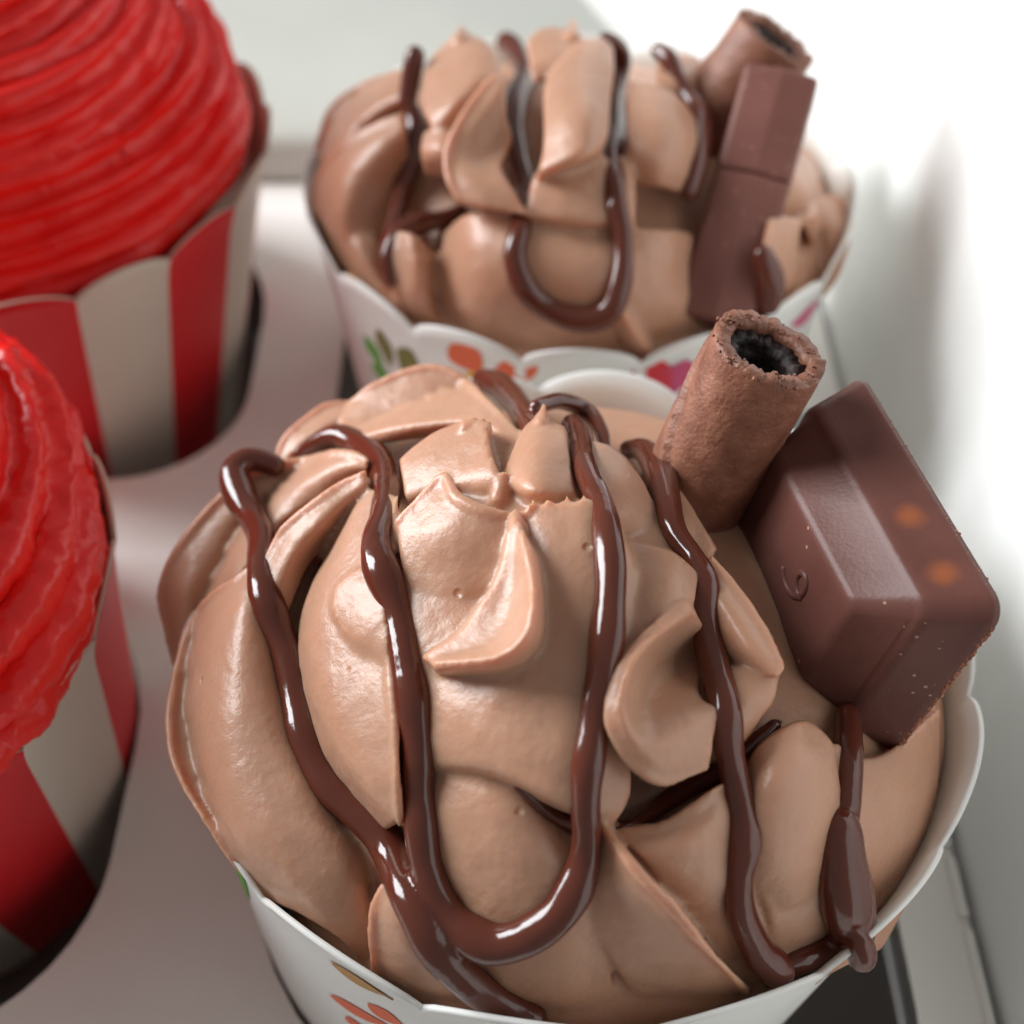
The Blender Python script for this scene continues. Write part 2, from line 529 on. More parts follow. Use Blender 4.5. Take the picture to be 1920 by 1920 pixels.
def print_petal(parent, cup, base, tip, width, ink, name='flower_petal'):
    """a printed petal on the cup wall from pixel base to pixel tip (width mm)"""
    a = ray_cup(*base, **cup); b = ray_cup(*tip, **cup)
    if a is None or b is None: return
    r = cup['rtop'] - (RIM - a[1]) * cup.get('slope', 0.2)
    A = np.array([a[0] * r, a[1]]); B = np.array([b[0] * r, b[1]])
    ax = B - A; L = np.linalg.norm(ax); ax /= L; nrm = np.array([-ax[1], ax[0]])
    V, Fc = [], []
    n = 14
    lean = cup.get('lean', (0, 0))
    for i in range(n + 1):
        t = i / n
        w = 1.25 * width / 2 * max(0.03, (math.sin(math.pi * t ** 1.35)) ** 0.75)
        for s in (-1, -0.33, 0.33, 1):
            q = A + ax * L * t + nrm * w * s
            th = q[0] / r; z = q[1]
            rr = cup['rtop'] - (RIM - z) * cup.get('slope', 0.2) + 0.10
            if z > RIM - 2: rr += 0.15
            V.append((cup['center'][0] + lean[0] * (z - RIM) + rr * math.sin(th), cup['center'][1] + lean[1] * (z - RIM) - rr * math.cos(th), z))
    for i in range(n):
        for s in range(3):
            Fc.append((i * 4 + s, i * 4 + s + 1, (i + 1) * 4 + s + 1, (i + 1) * 4 + s))
    return link_mesh(name, mesh_mm(V, Fc), INK[ink], parent)

# ------------------------------------------------------------------ drizzle on frosting
def drape(bvh, path, widths, lift=0.3, smooth=8, rough=0.05, seed=0, depth_off=0.0):
    pts = catmull(np.column_stack([np.asarray(path, float), np.asarray(widths, float) if np.ndim(widths) else np.full(len(path), widths)]), 14)
    seg = np.r_[0, np.cumsum(np.linalg.norm(np.diff(pts[:, :2], axis=0), axis=1))]
    s = np.arange(0, seg[-1], 7.0)
    pts = np.column_stack([np.interp(s, seg, pts[:, k]) for k in range(3)])
    d = ray(pts[:, 0], pts[:, 1]); t = np.full(len(pts), np.nan)
    for i in range(len(pts)):
        hit = bvh.ray_cast(Vector(CAM), Vector(d[i]))
        if hit[0] is not None: t[i] = hit[3]
    ok = ~np.isnan(t)
    if ok.sum() < 3: return None
    t = np.interp(np.arange(len(t)), np.where(ok)[0], t[ok])
    w = 3
    tm = np.array([t[max(0, i - w):i + w + 1].min() for i in range(len(t))])
    k = np.exp(-0.5 * (np.arange(-smooth * 2, smooth * 2 + 1) / smooth) ** 2); k /= k.sum()
    ts = np.convolve(np.pad(tm, smooth * 2, mode='edge'), k, 'valid')
    r = 1.03 * pts[:, 2] / 2 * ts / F_PX
    rs = np.random.default_rng(seed)
    ph = rs.uniform(0, 6, 3)
    r = r * (1 + rough * (np.sin(s / 37 + ph[0]) + 0.7 * np.sin(s / 19 + ph[1]) + .4 * np.sin(s / 71 + ph[2])))
    P = CAM + d * (ts - lift * r + depth_off)[:, None]
    return tube_solid(P, r)

# ================================================================== front chocolate cupcake
def smooth_me(me): return me

def core_solid(c, s, shrink, zmin):
    return uv_ellipsoid(c, (s[0] - shrink * 0.8, s[1] - shrink * 0.8, s[2] - shrink), zmin)

FC, FS = (5.0, 69.0, 33.0), (33.0, 31.0, 20.0)
ref_front = ellipsoid_ref(FC, FS)
FRONT_PETALS = dict(
 A=[[(655,756,-4),(705,722,-3),(785,692,-2),(850,700,-1),(915,755,0),(975,812,0)],
    [(640,790,-3),(705,765,-2),(780,740,-1),(850,745,-.5),(905,780,0),(960,820,0)],
    [(640,815,-2),(720,800,-1.2),(800,790,-1),(860,790,-.8),(905,800,-.6),(950,825,-.5)],
    [(650,840,-4),(720,830,-4),(800,820,-4),(860,815,-4),(905,820,-3),(945,835,-3)]],
 Al=[[(513,868,-5),(538,818,-5),(605,764,-5),(655,754,-5)],
     [(560,850,-4),(590,820,-3.5),(640,790,-3.5),(670,780,-3.5)],
     [(620,850,-6),(650,840,-6),(670,830,-6),(690,820,-6)]],
 B1=[[(690,862,-1),(640,850,-1),(500,876,-2),(432,915,-2.5),(345,1015,-3.5),(300,1105,-5),(312,1180,-6),(328,1250,-7)],
     [(690,880,-2),(640,880,-2),(520,915,-2),(460,960,-2),(400,1040,-2.5),(355,1110,-3),(345,1190,-4.5),(345,1260,-6)],
     [(690,890,-5),(640,915,-5),(540,970,-5),(490,1030,-4.5),(440,1090,-4.5),(400,1140,-5),(370,1200,-6),(360,1260,-7)]],
 B2=[[(685,885,1.5),(640,908,1.2),(590,945,1),(540,985,.5),(515,1015,0),(490,1060,-.5)],
     [(690,910,.5),(650,940,0),(605,980,0),(560,1025,-.5),(535,1065,-1),(510,1110,-1.5)],
     [(690,945,-4),(660,975,-4),(625,1010,-4),(585,1055,-4),(560,1100,-4),(540,1150,-4)]],
 B3=[[(485,1045,-.5),(440,1085,0),(390,1125,0),(350,1195,.6),(325,1290,1.3),(318,1370,2),(335,1450,2.9),(400,1560,3.8),(490,1690,2)],
     [(500,1075,-1),(460,1130,0),(430,1190,.4),(405,1260,.8),(395,1340,1.2),(400,1420,1.6),(430,1500,1.9),(490,1600,1.6),(560,1715,.2)],
     [(515,1110,-3),(490,1180,-1.8),(480,1260,-1.2),(475,1340,-.8),(485,1420,-.5),(510,1500,-.3),(545,1570,-.3),(590,1680,-.2),(640,1765,-.8)],
     [(530,1150,-5),(525,1230,-4),(530,1310,-3.5),(545,1390,-3),(575,1470,-2.5),(610,1540,-2.5),(650,1600,-2.5),(690,1720,-2.6),(700,1840,-2.5)],
     [(560,1180,-7),(570,1260,-6),(580,1340,-6),(600,1420,-6),(630,1490,-6),(670,1550,-5.5),(700,1620,-5.5),(720,1780,-6),(730,1900,-6)]],
 C=[[(655,945,-3.2),(615,1030,-3.2),(575,1120,-3.6),(560,1220,-3.8),(575,1320,-3.8),(610,1420,-3.6),(670,1500,-3.2),(720,1560,-3)],
    [(680,920,-.6),(640,1020,-.6),(605,1120,-.8),(590,1220,-.9),(605,1320,-.8),(640,1410,-.6),(690,1480,-.5),(735,1550,-1.2)],
    [(710,920,.7),(680,1020,.5),(655,1120,.3),(650,1220,.2),(665,1320,.3),(685,1400,.4),(715,1470,.4),(742,1540,-.5)],
    [(745,930,1.4),(735,1020,1.2),(725,1120,1),(730,1220,.9),(738,1310,1),(742,1390,1),(745,1465,.8),(750,1545,-.2)]],
 C2=[[(720,1065,2),(665,1070,1.5),(630,1100,1)],[(725,1130,2.1),(670,1130,1.6),(622,1140,.9)],
     [(730,1200,1.8),(680,1195,1.4),(640,1185,.8)],[(735,1250,1.2),(705,1235,.9),(670,1220,.6)]],
 D1=[[(750,862,.8),(805,820,2.2),(870,792,3.6),(912,796,4.6)],[(755,890,.4),(810,860,1.9),(870,840,3.3),(920,845,4.2)],
     [(760,930,-.2),(820,910,1.2),(880,905,2.6),(940,905,3.5)],[(775,960,-2),(840,950,-1),(900,955,0),(955,950,.5)]],
 D2=[[(742,978,3.2),(790,930,4.4),(832,893,5.4),(855,932,5.4),(900,956,5.3),(960,968,4.8)],
     [(750,1020,2.5),(800,1000,3.8),(845,985,4.6),(880,985,4.7),(920,990,4.5),(960,1000,4.2)],
     [(760,1080,1.5),(810,1070,2.3),(850,1060,2.9),(885,1055,3.1),(920,1050,3.2),(950,1050,3.3)],
     [(770,1140,.5),(820,1145,.9),(860,1140,1.1),(885,1130,1.3),(910,1115,1.6),(940,1100,1.9)],
     [(770,1170,-1),(820,1175,-1),(860,1170,-1),(890,1150,-1),(910,1130,-1),(940,1115,-1)]],
 D3=[[(966,968,6),(950,1010,5.5),(932,1080,4.5),(895,1140,4),(855,1190,3.5),(795,1232,3)],
     [(972,980,6.2),(968,1040,5.5),(962,1110,4.8),(945,1170,4.6),(900,1215,4.3),(805,1240,3.2)],
     [(976,985,6.5),(988,1040,7),(998,1110,7.5),(985,1185,7.5),(930,1230,6.5),(815,1246,4)],
     [(980,995,5.5),(1005,1045,6),(1018,1110,6),(1010,1200,6),(945,1255,5),(820,1256,3)],
     [(985,1010,2),(1012,1060,2),(1022,1130,2),(1015,1225,2),(950,1268,1.5),(820,1262,0)]],
 D4=[[(1015,768,2.5),(1030,785,3),(1060,800,3)],[(980,805,3),(1015,815,4.5),(1065,820,4)],[(955,860,3),(1005,870,5),(1070,870,4)],
     [(945,900,2.5),(1000,920,5),(1080,920,4)],[(960,930,1),(1005,945,3),(1090,940,3)]],
 E=[[(960,965,3.5),(1000,955,5),(1060,945,5.6),(1115,938,5.6),(1165,985,4.2)],
    [(940,1100,2.5),(1010,1060,4.4),(1070,1050,4.9),(1130,1050,4.9),(1190,1060,3.3)],
    [(765,1260,0),(940,1230,3),(1040,1190,4),(1130,1190,4),(1190,1180,3)],
    [(758,1340,-.3),(900,1340,2.5),(1010,1330,3.1),(1110,1330,3.1),(1170,1330,2)],
    [(760,1400,-.6),(900,1420,2),(1000,1440,2.8),(1090,1470,2.5),(1180,1480,1)],
    [(770,1440,-1.2),(900,1450,1),(980,1475,2),(1070,1520,2),(1150,1545,.5)],
    [(780,1455,-4),(900,1465,-2),(970,1485,-2),(1060,1530,-2),(1150,1555,-3)]],
 H=[[(760,1440,-2),(850,1440,-.4),(930,1460,.2),(1010,1520,-.1),(1100,1570,-2)],
    [(760,1520,-1.6),(860,1510,-.1),(940,1530,.6),(1020,1570,.3),(1110,1610,-1.4)],
    [(765,1620,-2),(870,1610,-.2),(950,1620,.6),(1030,1640,.4),(1120,1680,-1.2)],
    [(830,1720,-2.5),(890,1720,-.8),(960,1730,0),(1040,1730,.1),(1130,1750,-1.2)],
    [(860,1800,-3),(920,1810,-1.2),(980,1820,-.7),(1060,1830,-.6),(1150,1840,-1.9)],
    [(900,1900,-2),(960,1910,-1.5),(1020,1920,-1.5),(1090,1930,-1.5),(1180,1930,-2)]],
 G3=[[(1060,1570,-1.2),(1085,1650,-.9),(1120,1750,-.9),(1170,1840,-1.5),(1230,1920,-2.6),(1270,1960,-4)],
     [(1110,1555,-.5),(1145,1630,.2),(1200,1720,.4),(1260,1800,.2),(1320,1890,-1.2),(1350,1935,-3.5)],
     [(1128,1550,1),(1180,1620,2),(1245,1700,2.3),(1305,1765,1.9),(1380,1850,.3),(1410,1895,-2.5)],
     [(1132,1549,1),(1198,1638,2.2),(1265,1705,2.5),(1322,1775,2),(1405,1862,.3),(1430,1890,-2.5)],
     [(1140,1552,-.6),(1208,1640,-.8),(1280,1708,-1.6),(1335,1780,-1.8),(1420,1880,-2.2),(1445,1900,-3.5)]],
 I=[[(715,1655,-1),(702,1700,-.6),(700,1770,-.8),(705,1830,-1.2),(722,1880,-2)],
    [(760,1660,0),(755,1720,.3),(760,1790,.2),(770,1850,-.2),(790,1910,-1.2)],
    [(830,1690,-1),(840,1760,-.7),(850,1820,-.7),(860,1880,-1),(880,1930,-1.5)],
    [(900,1740,-2.5),(920,1810,-2),(930,1860,-2),(940,1910,-2),(950,1950,-2.5)]],
 F1=[[(1085,830,1),(1120,830,2),(1165,850,1.5),(1205,900,.5),(1230,955,-1)],[(1085,890,2.5),(1115,890,3),(1150,905,2.5),(1185,940,1.5),(1205,985,0)],
     [(1085,960,3),(1115,960,3),(1145,975,2.5),(1165,990,1.5),(1180,1010,0)]],
 F2=[[(1160,1010,2),(1210,1018,2.2),(1265,1035,2),(1310,1075,1)],[(1160,1080,2.5),(1210,1085,3),(1260,1095,3),(1300,1120,2)],
     [(1160,1150,2.5),(1200,1150,3.2),(1245,1150,3.3),(1290,1150,2.5)],[(1150,1220,2),(1180,1210,3),(1220,1185,3),(1280,1170,2)]],
 Sc=[[(1290,1128,3.2),(1230,1172,3.9),(1180,1222,4.3),(1150,1290,4.5),(1143,1345,4.4),(1165,1400,3.8),(1205,1445,3),(1250,1465,2.2),(1330,1440,1.5)],
     [(1300,1145,3.3),(1245,1185,4.4),(1197,1232,5),(1172,1295,5.2),(1170,1345,5),(1190,1390,4.5),(1225,1425,3.7),(1260,1435,3),(1335,1410,2)],
     [(1310,1165,1),(1265,1205,.2),(1222,1250,.4),(1205,1300,1.4),(1205,1340,2.6),(1222,1370,3.4),(1250,1390,3.6),(1280,1395,3.2),(1340,1370,2)],
     [(1330,1190,-.8),(1300,1220,-2),(1270,1255,-1.5),(1250,1295,.3),(1255,1325,1.7),(1265,1345,2.6),(1285,1355,2.8),(1310,1355,2.6),(1350,1330,1.8)],
     [(1350,1215,-1),(1335,1240,-2),(1320,1265,-1.2),(1310,1290,.2),(1312,1305,.9),(1318,1315,1.4),(1330,1320,1.6),(1345,1318,1.6),(1365,1300,1.2)]],
 F3l=[[(1350,1250,0),(1400,1255,1),(1456,1272,1.5)],[(1350,1310,1),(1400,1310,1.5),(1450,1310,1.2)],[(1350,1380,1.2),(1385,1375,1),(1425,1350,.5)],[(1345,1430,0),(1375,1410,0),(1400,1390,-.5)]],
 F3u=[[(1335,1045,0),(1380,1105,.5),(1425,1175,1.5),(1468,1252,2.5)],[(1315,1070,0),(1355,1130,1),(1400,1200,2),(1455,1268,2.5)],
      [(1300,1100,-1),(1335,1160,-.5),(1370,1215,.5),(1430,1265,1.5)],[(1300,1140,-2),(1325,1190,-2),(1350,1235,-1.5),(1400,1270,0)]],
 F4=[[(1240,890,-1),(1275,920,-1.5),(1310,975,-2),(1345,1030,-2)],[(1230,930,-2),(1260,960,-2),(1290,1010,-2),(1320,1060,-2)]],
 G1=[[(1395,1440,-1),(1420,1400,0),(1460,1370,.5),(1510,1352,.5),(1555,1388,0),(1570,1430,-1)],
     [(1395,1500,0),(1430,1470,1.5),(1470,1440,2),(1515,1430,2),(1555,1450,1),(1580,1490,-1)],
     [(1390,1570,0),(1430,1550,1.5),(1475,1530,2),(1520,1520,1.8),(1555,1530,.5),(1580,1560,-1)],
     [(1400,1650,-1),(1440,1630,.3),(1480,1620,.7),(1515,1610,.5),(1550,1610,-.5),(1580,1620,-1.5)],
     [(1430,1720,-2.5),(1460,1710,-1.5),(1490,1700,-1),(1520,1690,-1),(1550,1690,-1.5),(1580,1690,-2)]],
 G2=[[(1150,1562,0),(1240,1552,.5),(1300,1515,.7),(1345,1478,.5),(1390,1460,-.5)],
     [(1190,1590,1),(1255,1590,1.5),(1315,1570,1.5),(1360,1550,1),(1400,1540,0)],
     [(1225,1630,.5),(1275,1640,.8),(1330,1640,.6),(1375,1635,0),(1410,1630,-1)],
     [(1260,1680,-1.5),(1300,1700,-1),(1350,1710,-1),(1395,1710,-1.5),(1430,1710,-2)],
     [(1310,1740,-3),(1340,1770,-2.5),(1390,1790,-2.5),(1430,1790,-2.5),(1470,1780,-2.5)],
     [(1400,1850,-4),(1430,1870,-3.5),(1460,1870,-3.5),(1500,1860,-3.5),(1540,1840,-3.5)]],
 X4=[[(1110,1545,-1),(1180,1545,-1),(1250,1540,-1)],[(1150,1600,-.6),(1220,1610,-.4),(1280,1620,-.4)],[(1200,1680,-.8),(1260,1690,-.8),(1320,1700,-1)]],
 X5=[[(1430,1680,-1),(1520,1650,-.6),(1600,1660,-1)],[(1450,1750,-2),(1530,1730,-1.6),(1610,1730,-1.8)],[(1470,1830,-3),(1540,1810,-2.8),(1600,1790,-3)]],
 X1=[[(860,830,1),(960,815,1),(1080,830,1.5)],[(860,920,1.5),(960,920,2),(1090,930,2.5)],[(860,1000,1.5),(960,1000,2),(1090,1000,2.5)]],
 X2=[[(755,1000,1.2),(830,1000,2),(900,1050,2)],[(755,1120,1),(830,1130,1.5),(910,1130,1.5)],[(750,1230,.6),(840,1230,1.2),(930,1230,1.5)],[(755,1330,-.3),(840,1330,.5),(930,1330,1)]],
 X3=[[(1150,940,0),(1220,940,-1),(1290,960,-2)],[(1150,1010,0),(1220,1020,-.3),(1290,1040,-1)],[(1150,1080,0),(1220,1080,-.3),(1290,1090,-1)]],
 J=[[(1570,1390,-2),(1620,1420,-2.5),(1680,1400,-3.5),(1760,1330,-5)],[(1570,1480,-1.5),(1630,1490,-1.5),(1690,1480,-2.5),(1760,1440,-4.5)],
    [(1560,1580,-1.5),(1630,1590,-1.3),(1690,1580,-2),(1750,1550,-4)],[(1540,1680,-2),(1610,1690,-1.8),(1670,1680,-2),(1730,1640,-4)],
    [(1500,1790,-3),(1570,1780,-2.5),(1630,1760,-3),(1680,1730,-4)],[(1480,1860,-4),(1550,1830,-4),(1610,1800,-4),(1650,1780,-5)]],
)
def spike(ref, px, py, h, tip, r0, r1):
    P, d = ref(np.array([px]), np.array([py])); a = (P - d * h)[0]
    Q, d2 = ref(np.array([tip[0]]), np.array([tip[1]])); b = (Q - d2 * tip[2])[0]
    t = np.linspace(0, 1, 8)[:, None]
    return tube_solid(a + (b - a) * t, np.linspace(r0, r1, 8))

def lip(ref, row, r=0.42, dh=0.25, kn=1.3, kp=1.2):
    row = catmull(np.asarray(row, float), 8)
    P, d = ref(row[:, 0], row[:, 1]); h = row[:, 2:3]
    Q = P - d * (np.where(h < 0, h * kn, h * kp) + dh - 0.3)
    n = len(Q); w = np.sin(np.linspace(0.15, math.pi - 0.15, n)) ** 0.4
    return tube_solid(Q, r * w)

def build_frosting(ref, petals, c, s, shrink, zmin, base, extra=(), kn=1.3, kp=1.2, voxel=0.25, smooth_it=4):
    sol = [uv_ellipsoid(c, (s[0] - shrink * 0.8, s[1] - shrink * 0.8, s[2] - shrink * 1.25), zmin - 6), base] + [petal_solid(ref, r, 4.5, kn, kp) for r in petals.values()] + list(extra)
    me = fuse(sol, voxel, smooth_it)
    roughen(me, [(0.16, 0.22), (0.55, 0.07), (1.6, 0.03)])
    return me

front = tag(empty('cupcake', (FRONT[0], FRONT[1], -20)), 'mocha frosted cupcake topped with a square praline and wafer roll, in flowered cup', 'cupcake', 'chocolate cupcakes')
extra = [spike(ref_front, 1015, 795, 4, (1020, 760, 3.5), 0.7, 0.22), spike(ref_front, 830, 915, 3.4, (834, 886, 4), 0.7, 0.25),
         spike(ref_front, 968, 985, 6, (968, 958, 6.2), 0.6, 0.2), spike(ref_front, 935, 940, 2.5, (945, 888, 4.5), 0.8, 0.2)]
for k_, (x_, y_) in enumerate([(990,958),(1004,952),(1020,956),(1036,948),(1050,952),(1066,944),(1082,950),(1098,941)]):
    extra.append(spike(ref_front, x_, y_ + 6, 5.6, (x_ + (-1) ** k_ * 4, y_ - 9 - (k_ % 3) * 4, 6.6), 0.42, 0.16))
for x_, y_, dx_ in [(872,800,-2),(886,795,3),(902,797,4),(912,803,8)]:
    extra.append(spike(ref_front, x_, y_ + 4, 4.4, (x_ + dx_, y_ - 10, 4.8), 0.5, 0.18))
for k_, i_ in (('B1', 0), ('B2', 0), ('B3', 0), ('D2', 0), ('I', 0), ('A', 0), ('Sc', 0), ('F3u', 0), ('C', 3), ('G3', 3), ('G2', 0), ('Al', 0)):
    extra.append(lip(ref_front, FRONT_PETALS[k_][i_]))
fr = build_frosting(ref_front, FRONT_PETALS, FC, FS, 5.0, 26.0, uv_ellipsoid((FRONT[0], FRONT[1], 29.5), (32.8, 32.8, 12.5), 20), extra)
bvh_front = bvh_of(fr)
FRONT_STRANDS = [
 ([(515,873),(490,864),(462,862),(440,885),(450,930),(472,970),(490,1010),(490,1060),(495,1110),(515,1170),(540,1240),(555,1320),(575,1400),(610,1470),(660,1515),(712,1560),(740,1620),(780,1710),(830,1790),(890,1850),(960,1893),(1000,1915)],
  [40,44,46,52,58,50,52,58,62,60,58,58,60,64,66,66,66,70,72,68,60,54]),
 ([(560,852),(600,828),(640,818),(690,848),(720,885),(724,930),(716,975),(705,1012),(712,1060),(735,1120),(750,1180),(762,1250),(775,1320),(785,1400),(785,1470),(790,1540),(800,1620),(825,1690),(870,1745),(930,1770),(990,1755),(1050,1710),(1088,1640),(1100,1570),(1098,1510),(1102,1440),(1115,1350),(1130,1260),(1140,1170),(1145,1080),(1138,1000),(1130,950),(1113,915),(1095,870),(1085,820),(1072,796)],
  [26,38,48,56,58,58,52,58,66,60,58,62,66,64,60,60,62,64,72,76,74,70,64,56,56,60,62,62,64,62,58,44,52,56,52,44]),
 ([(905,712),(940,726),(975,765),(1000,805),(1012,835)],[40,52,54,52,40]),
 ([(1005,762),(1050,752),(1100,772),(1128,812),(1135,850)],[26,32,34,30,26]),
 ([(1178,842),(1208,845),(1236,885),(1250,940),(1265,1000),(1298,1045),(1318,1090),(1320,1150),(1335,1230),(1355,1310),(1365,1390),(1376,1450),(1390,1520),(1396,1580),(1386,1640),(1390,1710),(1420,1780),(1444,1806),(1458,1820)],
  [36,46,54,54,50,46,58,62,60,60,58,54,56,60,56,54,56,60,60]),
 ([(1590,1340),(1590,1400),(1592,1450),(1588,1500),(1580,1560)],[50,52,50,50,56]),
 ([(1572,1560),(1576,1620),(1588,1700),(1598,1745),(1606,1768)],[80,100,96,80,60]),
 ([(1458,1818),(1520,1796),(1572,1770),(1590,1750)],[46,48,46,40]),
 ([(968,1474),(1010,1508),(1060,1540),(1130,1562)],[16,26,30,24]),
 ([(1150,1560),(1200,1537),(1250,1503),(1300,1472),(1345,1450)],[12,22,34,40,42]),
 ([(1380,1425),(1420,1392),(1455,1358)],[40,38,24]),
 ([(935,1870),(945,1890),(965,1905)],[26,34,40]),
]
_q = on_plane(1642, 1808, 34.5); _th = math.atan2(_q[0] - FRONT[0], -(_q[1] - FRONT[1]))
bead = tube_solid(catmull(np.array([(FRONT[0] + r_ * math.sin(_th), FRONT[1] - r_ * math.cos(_th), z_) for r_, z_ in ((32.6, 33.4), (33.6, 34.6), (34.6, 35.0), (35.1, 34.2), (35.1, 33.4))]), 4), np.linspace(0.8, 1.1, 17))
dz = fuse([bead] + [t for i, (p, w) in enumerate(FRONT_STRANDS) for t in [drape(bvh_front, p, w, seed=i)] if t], 0.22, 4)
link_mesh('frosting', to_m(fr), M_FROST, front)
link_mesh('chocolate_drizzle', to_m(dz), M_DRIZ, front)
CUPF = dict(center=FRONT, rtop=33.9, slope=0.1, lean=(0.07, 0.0))
cup = link_mesh('paper_cup', cup_mesh(FRONT, 33.9, 14, 3.0, math.radians(69), slope=0.1, lean=(0.07, 0.0)), M_CUP, front)
for b_, t_, w_, k_ in [((470,1690),(418,1560),3.0,'green'),((740,1870),(620,1800),2.2,'gold'),((735,1850),(660,1800),1.3,'gold'),
                       ((740,1925),(620,1865),2.0,'orange'),((760,1925),(690,1880),2.4,'orange'),((700,1935),(650,1910),2.0,'orange')]:
    print_petal(cup, CUPF, b_, t_, w_, k_)

